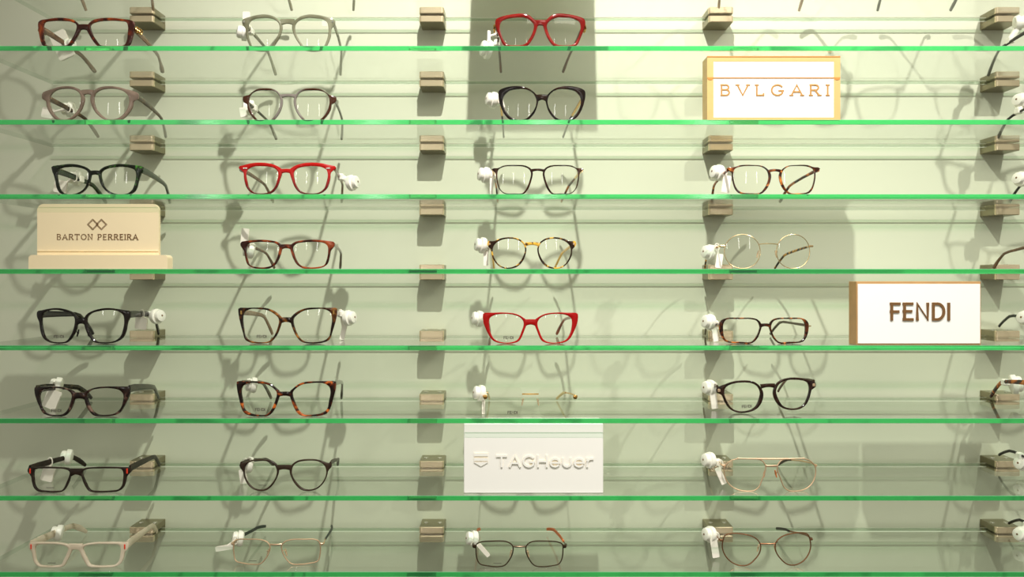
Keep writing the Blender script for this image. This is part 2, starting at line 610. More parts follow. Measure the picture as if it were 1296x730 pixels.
def sz(py, d):
    return ZC + (HY - py) * d / F


# --- white sign with a pale gold border (second shelf)
d = DF + 0.004
zs = SHELF_Z[2]
x0, x1, zt = sx(895, d), sx(1063.5, d), sz(71, d)
H = zt - zs
t = thing('name_sign', ((x0 + x1) / 2, d - DW, zs), 'white block sign with a wide pale gold border and widely spaced gold serif letters', 'sign', 'brand name signs')
hw = (x1 - x0) / 2
mb = MB(); mb.box((-hw, 0.0012, 0), (hw, 0.026, H), bev=0.0006); mb.build('body', M_SIGNGOLD, t)
mb = MB()
b = 0.0088
for lo, hi in (((-hw, 0, 0), (-hw + b, 0.002, H)), ((hw - b, 0, 0), (hw, 0.002, H)), ((-hw + b, 0, 0), (hw - b, 0.002, 0.004)), ((-hw + b, 0, H - 0.0075), (hw - b, 0.002, H))):
    mb.box(lo, hi)
mb.build('border', M_SIGNGOLD, t, smooth=False)
mb = MB(); mb.box((-hw + b, 0.0003, 0.004), (hw - b, 0.0013, H - 0.0075)); mb.build('face', M_SIGNW, t, smooth=False)
mb = MB()
zl = sz(98.5, d) - zs
mb.box((-hw, -0.0004, zl - 0.0006), (hw, 0.0006, zl + 0.0008))
mb.box((-hw, -0.0004, H - 0.0015), (hw, 0.0006, H))
for s in (-1, 1):
    mb.prism([(s * (hw - b / 2) + b * .42 * math.cos(a), zl - 0.0005 + .0026 * math.sin(a)) for a in [math.pi * (1 + i / 6) for i in range(7)]], -0.0005, 0.0006)
mb.build('copper_line', M_COPPER, t, smooth=False)
mb = MB()
text(mb, 'BVLGARI', sx(912.5, d) - t.location.x, sx(1048, d) - t.location.x, sz(120.5, d) - zs, 0.0142, -0.0003, 0.0005, 0.0022, True, 1.15)
mb.build('lettering', M_GOLDTXT, t, smooth=False)

# --- cream stepped sign (fourth shelf)
d = DF + 0.004
zs = SHELF_Z[4]
x0, x1 = sx(36, d), sx(212, d)
cxw = (x0 + x1) / 2
t = thing('name_sign', (cxw, d - DW, zs), 'cream stepped sign with thin brown serif letters under two linked diamonds', 'sign', 'brand name signs')
mb = MB()
hb = sz(322.5, d) - zs
mb.prism(rrect(x0 - cxw, 0, x1 - cxw, hb, 0.005, (0, 1, 1, 0)), 0, 0.016)
mb.build('base', M_CREAM, t)
d2 = DF + 0.012
xa, xb = sx(47, d2) - cxw, sx(201, d2) - cxw
mb = MB()
mb.prism(rrect(xa, hb - 0.002, xb, sz(258, d2) - zs, 0.009, (0, 1, 1, 0)), d2 - d, d2 - d + 0.005)
mb.build('panel', M_CREAM, t)
mb = MB(); zg = sz(316.5, d2) - zs; mb.box((xa + .0004, d2 - d - .0012, zg - .0018), (xb - .0004, d2 - d + .0006, zg), bev=.0004); mb.build('ledge', M_CREAM, t)
mb = MB()
text(mb, 'BARTON PERREIRA', sx(72.5, d2) - cxw, sx(174.5, d2) - cxw, sz(303, d2) - zs, 0.0072, d2 - d - 0.0005, d2 - d + 0.0004, 0.00085, True, 0.95)
mb.build('lettering', M_BROWN, t, smooth=False)
mb = MB()
for cxp in (117.5, 128.5):
    for r in (7.0, 5.4):
        pc, zc_ = sx(cxp, d2) - cxw, sz(284, d2) - zs
        rr = r * d2 / F
        P = [(pc + rr, zc_), (pc, zc_ + rr), (pc - rr, zc_), (pc, zc_ - rr)]
        for i in range(4):
            p, q = P[i], P[(i + 1) % 4]
            nx, nz = (q[1] - p[1]), -(q[0] - p[0])
            L = math.hypot(nx, nz)
            nx, nz = nx / L * .00028, nz / L * .00028
            mb.prism([(p[0] + nx, p[1] + nz), (q[0] + nx, q[1] + nz), (q[0] - nx, q[1] - nz), (p[0] - nx, p[1] - nz)][::-1], d2 - d - 0.0004, d2 - d + 0.0004)
mb.build('emblem', M_BROWN, t, smooth=False)

# --- white sign with big brown letters (fifth shelf)
d = DF + 0.005
zs = SHELF_Z[5]
x0, x1, zt = sx(1084, d), sx(1241.5, d), sz(356, d)
H = zt - zs
cxw = (x0 + x1) / 2
hw = (x1 - x0) / 2
t = thing('name_sign', (cxw, d - DW, zs), 'white block sign with tan sides and large dark brown capital letters', 'sign', 'brand name signs')
mb = MB(); mb.box((-hw, 0, 0), (hw, 0.024, H), bev=0.0005); mb.build('body', M_TAN, t)
mb = MB(); mb.box((-hw + 0.0016, -0.0008, 0.0024), (hw - 0.0016, 0.0006, H - 0.0034)); mb.build('face', M_SIGNW, t, smooth=False)
mb = MB()
text(mb, 'FENDI', sx(1127, d) - cxw, sx(1200.5, d) - cxw, sz(404, d) - zs, 0.0215, -0.0022, -0.0006, 0.0036, False, 0.92)
mb.build('lettering', M_BROWN, t, smooth=False)

# --- plain white sign with raised letters (seventh shelf)
d = DF + 0.012
zs = SHELF_Z[7]
x0, x1 = sx(587, d), sx(763.5, d)
H = SHELF_Z[6] - TH - 0.0025 - zs
cxw = (x0 + x1) / 2
hw = (x1 - x0) / 2
t = thing('name_sign', (cxw, d - DW, zs), 'plain white block sign with a shield and raised white letters, beneath the rimless pair', 'sign', 'brand name signs')
mb = MB(); mb.box((-hw, 0, 0), (hw, 0.045, H), bev=0.0008); mb.build('body', M_SIGNW, t)
mb = MB()
text(mb, 'tAGHeuer', sx(629, d) - cxw, sx(750, d) - cxw, sz(590, d) - zs, 0.0145, -0.0016, 0.0004, 0.0026, False, 1.05, 0, 1)
mb.build('lettering', [M_SIGNW, M_TXTSIDE], t, smooth=False)
mb = MB()
sa, sb = sx(600, d) - cxw, sx(617.5, d) - cxw
sm = (sa + sb) / 2
zq = lambda py: sz(py, d) - zs
mb.prism([(sa, zq(577)), (sb, zq(577)), (sb, zq(573)), (sa, zq(573))], -0.0012, 0.0004, 0, 1)
mb.prism([(sa, zq(583)), (sb, zq(583)), (sb, zq(579)), (sa, zq(579))], -0.0012, 0.0004, 0, 1)
mb.prism([(sa, zq(585)), (sm, zq(590)), (sb, zq(585)), (sb, zq(584.2)), (sa, zq(584.2))], -0.0012, 0.0004, 0, 1)
mb.build('emblem', [M_SIGNW, M_TXTSIDE], t, smooth=False)

# --- tall leaning sign on the shelf above the picture; its shadow falls between the red frames' shelf and the wall
zs = SHELF_Z[0]
t = thing('name_sign', (0.036, YF + 0.03, zs), 'tall white leaning sign standing on the shelf above the picture top', 'sign', 'brand name signs')
mb = MB()
A = [(-0.086, -0.012, 0), (0.086, -0.012, 0), (0.086, 0.0, 0.0), (-0.086, 0.0, 0.0), (-0.086, 0.055, 0.19), (0.086, 0.055, 0.19), (0.086, 0.063, 0.19), (-0.086, 0.063, 0.19)]
mb.add(A, [(0, 3, 2, 1), (4, 5, 6, 7), (0, 1, 5, 4), (1, 2, 6, 5), (2, 3, 7, 6), (3, 0, 4, 7)])
mb.build('panel', M_SIGNW, t, smooth=False)
mb = MB(); mb.box((-0.03, 0.0, 0), (0.03, 0.045, 0.006), bev=0.001); mb.build('foot', M_SIGNW, t)

# ------------------------------------------------------------------ eyeglasses
KW = 1.6           # wrap: set-back in metres per metre squared
S8 = 8.0


def catmull(pts, sub=10):
    N = len(pts)
    out = []
    for i in range(N):
        p0, p1, p2, p3 = pts[i - 1], pts[i], pts[(i + 1) % N], pts[(i + 2) % N]
        d1 = max(1e-9, math.hypot(p2[0] - p1[0], p2[1] - p1[1])) ** .5
        d0 = max(1e-9, math.hypot(p1[0] - p0[0], p1[1] - p0[1])) ** .5
        d2 = max(1e-9, math.hypot(p3[0] - p2[0], p3[1] - p2[1])) ** .5
        for s in range(sub):
            u = s / sub
            r = []
            for a in (0, 1):
                m1 = d1 * ((p1[a] - p0[a]) / d0 - (p2[a] - p0[a]) / (d0 + d1) + (p2[a] - p1[a]) / d1)
                m2 = d1 * ((p2[a] - p1[a]) / d1 - (p3[a] - p1[a]) / (d1 + d2) + (p3[a] - p2[a]) / d2)
                r.append((2 * u**3 - 3 * u**2 + 1) * p1[a] + (u**3 - 2 * u**2 + u) * m1 + (-2 * u**3 + 3 * u**2) * p2[a] + (u**3 - u**2) * m2)
            out.append(tuple(r))
    return out


def polar(loop, c, N=72):
    """resample a star-shaped loop at N equal angles around c"""
    out = []
    for k in range(N):
        a = 2 * math.pi * k / N
        dx, dz = math.cos(a), math.sin(a)
        best = 0.0
        for i in range(len(loop)):
            p, q = loop[i - 1], loop[i]
            px, pz, qx, qz = p[0] - c[0], p[1] - c[1], q[0] - c[0], q[1] - c[1]
            ex, ez = qx - px, qz - pz
            den = dx * ez - dz * ex
            if abs(den) < 1e-12:
                continue
            tt = (px * ez - pz * ex) / den
            u = (px * dz - pz * dx) / den
            if -1e-6 <= u <= 1 + 1e-6 and tt > best:
                best = tt
        out.append((c[0] + dx * best, c[1] + dz * best))
    return out


def make_glasses(g):
    ox, oy = g['o']
    row = g['row']
    zs = SHELF_Z[row]
    D = DF + g.get('back', 0.022)
    inn = g['inner']
    outr = g.get('outer')
    allp = outr or inn
    cxp = ox + g['cx'] / S8
    # depth that puts the traced bottom on the shelf, where the photo shows it
    pyb = oy + max(p[1] for p in allp) / S8
    if row not in (0, 4, 5) and 'back' not in g:
        D = min(DF + 0.045, max(DF + (0.004 if row < 4 else 0.012), (zs - ZC) * F / (HY - pyb)))
    X0 = (cxp - CX) / F * D

    def loc(p):
        u = (ox + p[0] / S8 - CX) / F
        x = 0.0
        for _ in range(6):
            x = u * (D + KW * x * x) - X0
        z = ZC + (HY - (oy + p[1] / S8)) * (D + KW * x * x) / F - zs
        return x, z

    roll = math.radians(g.get('roll', 0.0))
    zpiv = loc((g['cx'], g['by'][0]))[1]

    def unroll(q):
        if not roll:
            return q
        c, s = math.cos(-roll), math.sin(-roll)
        x, z = q[0], q[1] - zpiv
        return (x * c - z * s, x * s + z * c + zpiv)
    L = lambda p: unroll(loc(p))
    wire = g.get('wire', 0.0)
    I = [L(p) for p in inn]
    O = [L(p) for p in outr] if outr else None
    zb = min(p[1] for p in (O or I)) - (wire if wire else 0)
    ztop = max(p[1] for p in (O or I))
    floor_ = 0.0002
    if roll:
        zb = zb - 0.0
    sc = (ztop - floor_) / (ztop - zb)
    fz = (lambda z: ztop - (ztop - z) * sc) if not roll else (lambda z: z)
    I = [(x, fz(z)) for x, z in I]
    if O:
        O = [(x, fz(z)) for x, z in O]
    mat = g['mat']
    t = thing('eyeglasses', (X0, D - DW, zs), g['label'], 'glasses', g.get('group', 'eyeglasses on the shelves'))
    if roll:
        t.rotation_euler = (0, -roll, 0)
        t.location += Vector((0, 0, zpiv)) - Matrix.Rotation(-roll, 3, 'Y') @ Vector((0, 0, zpiv))
    bend = lambda x: KW * x * x
    N = 72
    loopI = catmull(I)
    cI = (sum(p[0] for p in loopI) / len(loopI), sum(p[1] for p in loopI) / len(loopI))
    RI = polar(loopI, cI, N)
    bt, bb = fz(L((g['cx'], g['by'][0]))[1]), fz(L((g['cx'], g['by'][1]))[1])
    front = MB()
    hx = hz = None
    if O:
        RO = polar(catmull(O), cI, N)
        TH2, ch = g.get('thick', 0.0042), 0.0007
        for s in (1, -1):
            vs, fs = [], []
            sect = [(0.0, ch), (0.30, 0), (0.70, 0), (1.0, ch), (1.0, TH2 - ch), (0.8, TH2), (0.2, TH2), (0.0, TH2 - ch)]
            for (ix, iz), (ex, ez) in zip(RI, RO):
                for w_, yy in sect:
                    x, z = ix + (ex - ix) * w_, iz + (ez - iz) * w_
                    vs.append((s * x, bend(x) + yy, z))
            for k in range(N):
                l = (k + 1) % N
                for j in range(8):
                    m_ = (j + 1) % 8
                    fs.append((k * 8 + j, k * 8 + m_, l * 8 + m_, l * 8 + j))
            front.add(vs, fs)
        # bridge, ends buried in the rims
        xin = min(p[0] for p in RO)
        xi2 = min(p[0] for p in RI)
        xe = max(xin * 0.35 + xi2 * 0.65, 0.002)
        path, sz_ = [], []
        hB = bt - bb
        arch = g.get('arch', 0.0012)
        for i in range(9):
            u = -1 + i / 4
            x = u * xe
            path.append((x, bend(x) + TH2 / 2 - 0.0004 * (1 - u * u), (bt + bb) / 2 - arch * u * u))
            sz_.append((TH2 * 0.94, hB * (1 + 0.30 * u * u)))
        front.sweep(path, sz_, n=12, power=3.0)
        hx = max(p[0] for p in RO)
        if 'hy' in g:
            hz = fz(L((g['cx'], g['hy']))[1])
            cand = [p[0] for p in RO if abs(p[1] - hz) < 0.006]
            hx = max(cand) if cand else hx
        front_ob = front.build('frame_front', mat, t)
        lens_y = TH2 * 0.5
    elif wire:
        for s in (1, -1):
            if not g.get('rimless'):
                front.loop_tube([(s * x, bend(x), z) for x, z in RI], wire, 8)
        xe = min(p[0] for p in RI)
        # bridge wire
        zb_ = (bt + bb) / 2
        hbr = max(wire * 2, (bt - bb))
        cand = [p[0] for p in RI if abs(p[1] - zb_) < 0.0035]
        xe = min(cand) if cand else xe
        arch = g.get('arch', 0.0)
        path = [((-1 + i / 5) * xe, bend(xe) - 0.001 * (1 - (-1 + i / 5) ** 2), zb_ - arch * (-1 + i / 5) ** 2) for i in range(11)]
        front.sweep(path, (0.0018, hbr), n=8, power=2.5)
        if 'topbar' in g:
            zt_ = fz(L((g['cx'], g['topbar'][0]))[1])
            xt = L((g['cx'] + g['topbar'][1], g['topbar'][0]))[0]
            front.tube([(-xt + i * xt / 6, bend(-xt + i * xt / 6) - 0.0005, zt_) for i in range(13)], 0.0011, 8)
        hz = fz(L((g['cx'], g['hy']))[1])
        cand = [p[0] for p in RI if abs(p[1] - hz) < 0.004]
        hx0 = max(cand)
        hx = L((g['hxe'], g['hy']))[0]
        if not g.get('rimless'):
            for s in (1, -1):
                eh = g.get('eph', 0.0028)
                front.sweep([(s * hx0, bend(hx0), hz), (s * (hx - .001), bend(hx), hz), (s * hx, bend(hx) + 0.004, hz)], [(0.0022, eh)] * 3, n=8)
        else:
            for s in (1, -1):
                front.lathe((s * (hx - .003), bend(hx0) - 0.0012, hz), (0, 1, 0), [(0, .0024), (.0004, .0031), (.0022, .0031), (.0026, .0024)], 16)
                front.sweep([(s * (hx - .003), bend(hx) + .001, hz), (s * hx, bend(hx) + 0.006, hz)], [(0.002, .003)] * 2, n=8)
        front_ob = front.build('frame_front', mat, t)
        lens_y = 0.0
    # lenses (curved, 1.6 mm thick)
    lt = 0.0016
    RL = [(cI[0] + (x - cI[0]) * 1.005, cI[1] + (z - cI[1]) * 1.005) for x, z in RI]
    for s in (1, -1):
        mb = MB()
        vs, fs = [], []
        rings = [0.0, 0.25, 0.5, 0.75, 0.93, 1.0]
        sag = lambda q: (q[0] ** 2 + q[1] ** 2) / 0.30
        edge = sum(sag((x - cI[0], z - cI[1])) for x, z in RL) / N
        for side in (0, 1):
            for r_ in rings[1:]:
                for x, z in RL:
                    ax, az = (x - cI[0]) * r_, (z - cI[1]) * r_
                    xx = cI[0] + ax
                    vs.append((s * xx, bend(xx) + lens_y + (sag((ax, az)) - edge) * 0.8 - lt / 2 + side * lt, cI[1] + az))
            vs.append((s * cI[0], bend(cI[0]) + lens_y - edge * 0.8 - lt / 2 + side * lt, cI[1]))
        R5 = len(rings) - 1
        per = R5 * N + 1
        for side in (0, 1):
            b0 = side * per
            for k in range(N):
                l = (k + 1) % N
                fs.append((b0 + k, b0 + l, b0 + per - 1))
                for j in range(R5 - 1):
                    fs.append((b0 + j * N + k, b0 + (j + 1) * N + k, b0 + (j + 1) * N + l, b0 + j * N + l))
        e = (R5 - 1) * N
        for k in range(N):
            l = (k + 1) % N
            fs.append((e + k, e + l, per + e + l, per + e + k))
        mb.add(vs, fs)
        lo = mb.build('lens', M_LENS, t)
        if s == -1 and g.get('print'):
            pm = MB()
            zp = cI[1] + (min(p[1] for p in RI) - cI[1]) * (0.66 if not g.get('rimless') else .72)
            xp = -(cI[0] - g.get('pxo', 0.004))
            yb_ = bend(cI[0]) + lens_y - 0.0042 - edge * 0.2
            if g['print'] == 'dash':
                pm.box((xp - .0055, yb_, zp - .0004), (xp + .0055, yb_ + .0002, zp + .0004))
            else:
                text(pm, g['print'], xp - .0066, xp + .0066, zp - .0016, 0.0034, yb_, yb_ + .0002, 0.0009)
            pm.build('lens_print', M_PRINT, lo, smooth=False)
    # nose pads for wire frames
    if wire or g.get('pads'):
        for s in (1, -1):
            pm = MB()
            px_, pz_ = L((g['cx'] + g.get('pads', (95, 500))[0], g.get('pads', (95, 500))[1]))
            pz_ = fz(pz_)
            pm.sweep([(s * (px_ + .0012), 0.006, pz_ - .005), (s * px_, 0.0065, pz_), (s * (px_ - .0012), 0.006, pz_ + .005)],
                     [(0.0018, .002), (0.0024, .0042), (.0018, .002)], up=(0, 1, 0), n=8, power=2.2)
            pm.tube([(s * px_, 0.0055, pz_), (s * (px_ + .001), 0.0035, pz_ + .003), (s * (xe if wire else px_ + .002), 0.001 + bend(px_), pz_ + .0045)], 0.0005, 6)
            pm.build('nose_pad', g.get('padmat', M_PAD), t)
    # temples
    tm = g.get('tmat', mat)
    hT = 1.15 * g.get('ht', 45) / S8 * D / F
    cv = g.get('conv', (0.004, 0.020) if g['o'][0] < 800 else (0.012, 0.007))
    tipm = g.get('tipmat')
    tip_ob = {}
    tl = g.get('tlen', 0.138)
    dr = g.get('drop', 0.008)
    tempf = {}
    for s, cvs in ((-1, cv[0]), (1, cv[1])):
        xs = hx - (0.0022 if O else 0.0005)
        ys = bend(hx) + (0.002 if O else 0.003)
        hb = tl - 0.046
        tz = 0.0036 if not wire else 0.0026
        lift = g.get('lift', (0, 0))[0 if s < 0 else 1]
        P = [(s * xs, ys, hz), (s * (xs - cvs * .10), ys + .018, hz - dr * .08), (s * (xs - cvs * .25), ys + hb * .55, hz - dr * .45), (s * (xs - cvs * .46), ys + hb * .92, hz - dr * .95)]
        zt = hz - dr
        for u in (0.12, .3, .55, .8, 1.0):
            # bend down to the shelf
            k_ = u ** 1.15
            P.append((s * (xs - cvs * (.50 + .50 * u)), ys + hb + .044 * (u - .12 * u * u), zt + (tz + lift - zt) * k_))
        tempf[s] = P
        if wire:
            hw_, hh = 0.0011, g.get('wt', 0.0022)
            SZ = [(hw_, hh)] * 4 + [(hw_ * 1.2, hh)] * 5
        else:
            SZ = [(0.0034, hT)] * 2 + [(0.0032, hT * .85), (.0032, max(.0038, hT * .7)), (.0034, max(.0038, hT * .7)), (.0034, max(.004, hT * .72)), (.0036, max(.0048, hT * .8)), (g.get('tiptk', .0042), .0064), (g.get('tiptk', .0042) * .9, .005)]
        if tipm is not None:
            ti = g.get('tipfrom', 3)
            mb = MB(); mb.sweep(P[:ti + 1], SZ[:ti + 1], n=8); to = mb.build('temple', tm, t)
            mb = MB()
            w0 = g.get('tipw', .0042)
            TS = [(.0026, .003)] + [(.003, w0)] * (len(P) - ti - 1)
            mb.sweep(P[ti:], TS, n=8, power=2.6)
            mb.build('temple_tip', tipm, to)
        else:
            mb = MB(); mb.sweep(P, SZ, n=8); to = mb.build('temple', tm, t)
    def on_temple(s, dist):
        P = tempf[s]
        y = P[0][1] + dist
        for a, b in zip(P[:-1], P[1:]):
            if a[1] <= y <= b[1]:
                u = (y - a[1]) / (b[1] - a[1])
                return Vector(a).lerp(Vector(b), u)
        return Vector(P[-1])
    if roll:
        rm = Matrix.Rotation(-roll, 3, 'Y')
        low = min((rm @ v.co).z for ch in t.children_recursive for v in ch.data.vertices)
        t.location.z = max(t.location.z, zs + .0003 - low)
    # inlays and ornaments
    if 'inlay' in g:
        for ix, iz, wpx, hpx, im in g['inlay']:
            a = L((ix, iz))
            for s in (1, -1):
                mb = MB()
                hw_, hh = wpx / S8 * D / F / 2, hpx / S8 * D / F / 2
                yb_ = bend(a[0])
                zz = fz(a[1])
                mb.box((s * a[0] - hw_, yb_ - .0006, zz - hh), (s * a[0] + hw_, yb_ + .0014, zz + hh), bev=min(hw_, hh) * .4)
                mb.build('inlay', im, front_ob)
    if 'ornament' in g:
        for s in (1, -1):
            c = on_temple(s, 0.010)
            mb = MB()
            for q in range(3):
                cc = c + Vector((s * .0036, q * .005 - .004, 0))
                mb.loop_tube([cc + Vector((s * .0008 * math.sin(2 * a), .0036 * math.cos(a), .0036 * math.sin(a))) for a in [2 * math.pi * i / 14 for i in range(14)]], .0009, 6)
            mb.build('chain_ornament', M_GOLD, t)
    # security tag and price tag
    inv = lambda px, py, y: Vector(((px - CX) * (D + y) / F - X0, y, ZC + (HY - py) * (D + y) / F - zs))
    if 'fob' in g:
        side, dist, fx, fy = g['fob'][:4]
        s = -1 if side == 'L' else 1
        c = on_temple(s, dist)
        p = inv(fx, fy, c.y)
        ax = p - c
        ax.y *= .3
        out_ = Vector((1 if p.x > c.x else -1, 0, 0)) if abs(p.x - c.x) > .004 else Vector((s, 0, 0))
        out_ = (out_ + Vector((0, -.35, .15))).normalized()
        R = g.get('fobr', .0115)
        p = Vector((p.x, p.y, max(p.z, R + .001)))
        mb = MB()
        mb.lathe(p - out_ * .0065, out_, [(-.002, R * .6), (-.0005, R * .92), (.0015, R), (.0062, R), (.0072, R * .74), (.0105, R * .82), (.0132, R * .74), (.0145, R * .45)], 22)
        q = c + (p - c) * .12
        mb.box((q.x - .0042, q.y - .0055, q.z - .0048), (q.x + .0042, q.y + .0055, q.z + .0048), bev=.0013)
        mb.sweep([q, q + (p - q) * .9], [(.007, .0075), (.0085, .009)], n=10, power=3)
        fo = mb.build('security_tag', M_WHITE, t)
        mb = MB()
        mb.lathe(p + out_ * .0078, out_, [(0, .0016), (.0006, .0014)], 10)
        mb.v = [tuple(Vector(v) + Vector((0, 0, 0))) for v in mb.v]
        mb.build('release_pin', M_BROWN, fo)
    if 'tag' in g:
        side, dist, fx, fy, wpx, hpx, ang = g['tag']
        s = -1 if side == 'L' else 1
        c = on_temple(s, dist)
        p = inv(fx, fy, c.y)
        w_, h_ = wpx * (D + c.y) / F / 2, hpx * (D + c.y) / F / 2
        ca, sa = math.cos(math.radians(ang)), math.sin(math.radians(ang))
        mb = MB()
        pts = []
        for q in rrect(-w_, -h_, w_, h_, min(w_, h_) * .25, n=3):
            pts.append((p.x + q[0] * ca - q[1] * sa, p.z + q[0] * sa + q[1] * ca))
        zmin = min(q[1] for q in pts)
        if zmin < .0005:
            pts = [(x, z + .0005 - zmin) for x, z in pts]
        mb.prism(pts, c.y - .0016, c.y - .0011)
        mb.prism([(x * .96 + p.x * .04, z) for x, z in pts], c.y + .0011, c.y + .0016)
        # the loop that carries the tag round the temple
        top = Vector((sum(q[0] for q in pts) / len(pts), c.y, sum(q[1] for q in pts) / len(pts)))
        dirn = c - top
        mb.sweep([top, c], [(.0028, .0032)] * 2, n=8, power=3)
        mb.loop_tube([c + Vector((.0034 * math.cos(a), 0, (hT * .55 + .0014) * math.sin(a))) for a in [2 * math.pi * i / 14 for i in range(14)]], .0008, 6)
        mb.build('price_tag', M_PAPER, t)
    return t


def tort(name, seed, dark=(44, 20, 10), mid=(128, 56, 20), lite=(206, 120, 44), scale=70, stops=(.42, .52, .64)):
    return acetate(name, [rgb(*dark), rgb(*mid), rgb(*lite)], scale, seed, stops=list(stops))


G = []
# ---- row 1 (second shelf down, first whole row)
G.append(dict(row=1, o=(40, 0), cx=520, by=(240, 296), hy=262, ht=56, ornament=1, tiptk=.0065,
    label='chestnut tortoiseshell rectangular glasses with gold chain at the hinges, top left', mat=tort('chestnut_tortoise', 1.3, (50, 15, 7), (106, 38, 13), (176, 82, 26), 60, (.44, .57, .70)),
    tmat=acetate('brown_smoke', [rgb(104, 74, 50), rgb(128, 96, 66)], clear=.15),
    inner=[(590,250),(650,218),(760,205),(880,208),(955,222),(972,260),(970,340),(960,410),(935,452),(840,460),(740,460),(690,452),(650,405),(610,340)],
    outer=[(565,250),(610,205),(700,182),(800,178),(920,190),(1005,203),(1034,222),(1035,290),(1015,380),(990,445),(960,466),(850,476),(740,476),(670,466),(620,415),(580,350),(552,290)],
    tag=('L', 60, 83, 52, 17, 28, 18), fob=('L', .06, 88, 56), fobr=.007))
G[-1]['tag'] = ('L', .065, 79, 57, 21, 36, 24)
G[-1]['fobr'] = .0085
G.append(dict(row=2, o=(40, 90), cx=560, by=(183, 232), hy=243, ht=48,
    label='frosted lilac grey round glasses with keyhole bridge, under the chestnut tortoiseshell pair', mat=acetate('lilac_grey', [rgb(132, 112, 98), rgb(156, 134, 118)], 40, .2, clear=.34),
    tmat=acetate('olive_brown', [rgb(52, 38, 22), rgb(84, 62, 36)], 60, 2.0),
    inner=[(625,280),(640,225),(690,190),(770,175),(860,180),(930,205),(975,250),(985,310),(965,380),(920,440),(860,478),(770,482),(700,440),(645,370)],
    outer=[(590,280),(605,225),(640,185),(700,158),(790,150),(880,160),(950,180),(1010,195),(1070,218),(1078,245),(1072,280),(1030,297),(1015,360),(980,420),(920,480),(850,502),(770,502),(690,462),(625,390)],
    fob=('L', .07, 86, 138), tag=('L', .055, 61, 143, 15, 13, -12)))
G.append(dict(row=3, o=(50, 180), cx=555, by=(283, 326), hy=272, ht=58,
    label='black green glasses with green flecked lower rims and dark green temples', mat=acetate('black_green', [rgb(14, 18, 8), rgb(26, 36, 14), rgb(70, 130, 50)], 90, 3.1, stops=[.5, .64, .76]),
    tmat=acetate('bottle_green', [rgb(20, 34, 16), rgb(36, 58, 28)], 70, 1.0),
    inner=[(620,310),(655,275),(730,255),(830,248),(920,260),(965,285),(975,340),(960,420),(935,480),(890,515),(800,525),(720,505),(660,460),(630,390)],
    outer=[(595,300),(640,255),(720,228),(820,218),(930,228),(1020,238),(1045,245),(1045,265),(1025,310),(1000,380),(980,460),(950,505),(890,532),(790,540),(700,515),(640,460),(605,390)],
    fob=('L', .065, 95, 225), tag=('L', .05, 77, 236, 16, 16, -10)))
G.append(dict(row=5, o=(30, 370), cx=575, by=(258, 320), hy=228, ht=60, drop=.004,
    label='glossy black rounded glasses with white tag at the right temple, below the cream sign', mat=acetate('gloss_black', [rgb(16, 10, 8), rgb(28, 18, 14)], 60, .5),
    print='FENDI', inlay=[], pads=(52, 420), padmat=M_BLACK,
    inner=[(640,260),(680,215),(760,190),(850,178),(940,188),(1000,225),(1015,290),(1000,390),(970,460),(910,500),(800,512),(730,500),(680,440),(645,350)],
    outer=[(610,260),(650,210),(730,175),(830,158),(930,165),(1010,180),(1070,190),(1078,205),(1075,250),(1050,300),(1030,400),(1000,465),(930,510),(800,527),(715,512),(660,455),(620,370)],
    fob=('R', .075, 200, 400), tag=('R', .045, 179, 409, 15, 15, -6)))
G.append(dict(row=6, o=(30, 460), cx=560, by=(296, 362), hy=268, ht=66, drop=.010,
    label='dark purple brown speckled glasses with white tag behind the left lens, at far left', mat=acetate('dark_speckle', [rgb(26, 15, 12), rgb(48, 28, 22), rgb(128, 98, 84)], 95, 4.4, stops=[.46, .6, .74]),
    tmat=acetate('black_speckle', [rgb(24, 20, 16), rgb(62, 54, 40)], 110, 2.2), print='FENDI',
    inner=[(640,320),(680,275),(760,255),(880,252),(970,275),(1005,320),(1000,400),(975,470),(920,520),(830,538),(740,530),(690,490),(655,410)],
    outer=[(610,300),(660,265),(740,240),(850,232),(970,234),(1055,236),(1072,245),(1072,300),(1045,380),(1005,460),(970,515),(900,545),(800,553),(710,545),(660,495),(620,410)],
    fob=('L', .05, 71, 487), tag=('L', .04, 66, 505, 18, 24, -22)))
G.append(dict(row=7, o=(30, 550), cx=525, by=(345, 412), hy=362, ht=58, drop=.005,
    label='matte black rectangular glasses with small red marks at the corners', mat=acetate('matte_black', [rgb(34, 24, 18), rgb(46, 34, 26)], 60, .1, rough=.42),
    inlay=[(1046, 372, 16, 52, M_RED)], print='dash',
    inner=[(590,380),(640,352),(760,345),(900,345),(985,352),(1005,390),(1003,460),(990,530),(950,575),(860,590),(740,592),(670,580),(625,500)],
    outer=[(565,370),(600,345),(700,332),(850,328),(1000,333),(1075,336),(1082,345),(1080,395),(1045,420),(1025,500),(1000,560),(950,595),(850,605),(740,608),(660,592),(610,520),(580,430)],
    fob=('L', .085, 84, 578), tag=('L', .045, 61, 602, 15, 19, -15)))
G.append(dict(row=8, o=(30, 639), cx=520, by=(395, 465), hy=432, ht=72, drop=.004,
    label='frosted white translucent rectangular glasses with small red marks, bottom left corner', mat=acetate('frosted_white', [rgb(226, 210, 186), rgb(236, 222, 200)], 30, .1, clear=.22, rough=.35),
    inlay=[(1022, 430, 14, 50, M_RED)], print='dash',
    inner=[(595,450),(640,415),(740,400),(870,402),(960,410),(980,450),(975,530),(960,600),(920,645),(840,655),(740,655),(670,640),(640,580),(610,510)],
    outer=[(555,440),(600,405),(700,383),(840,378),(980,382),(1050,388),(1057,400),(1050,460),(1020,490),(1005,570),(975,635),(920,668),(840,675),(720,675),(650,665),(610,600),(575,520)],
    fob=('L', .06, 72, 674)))
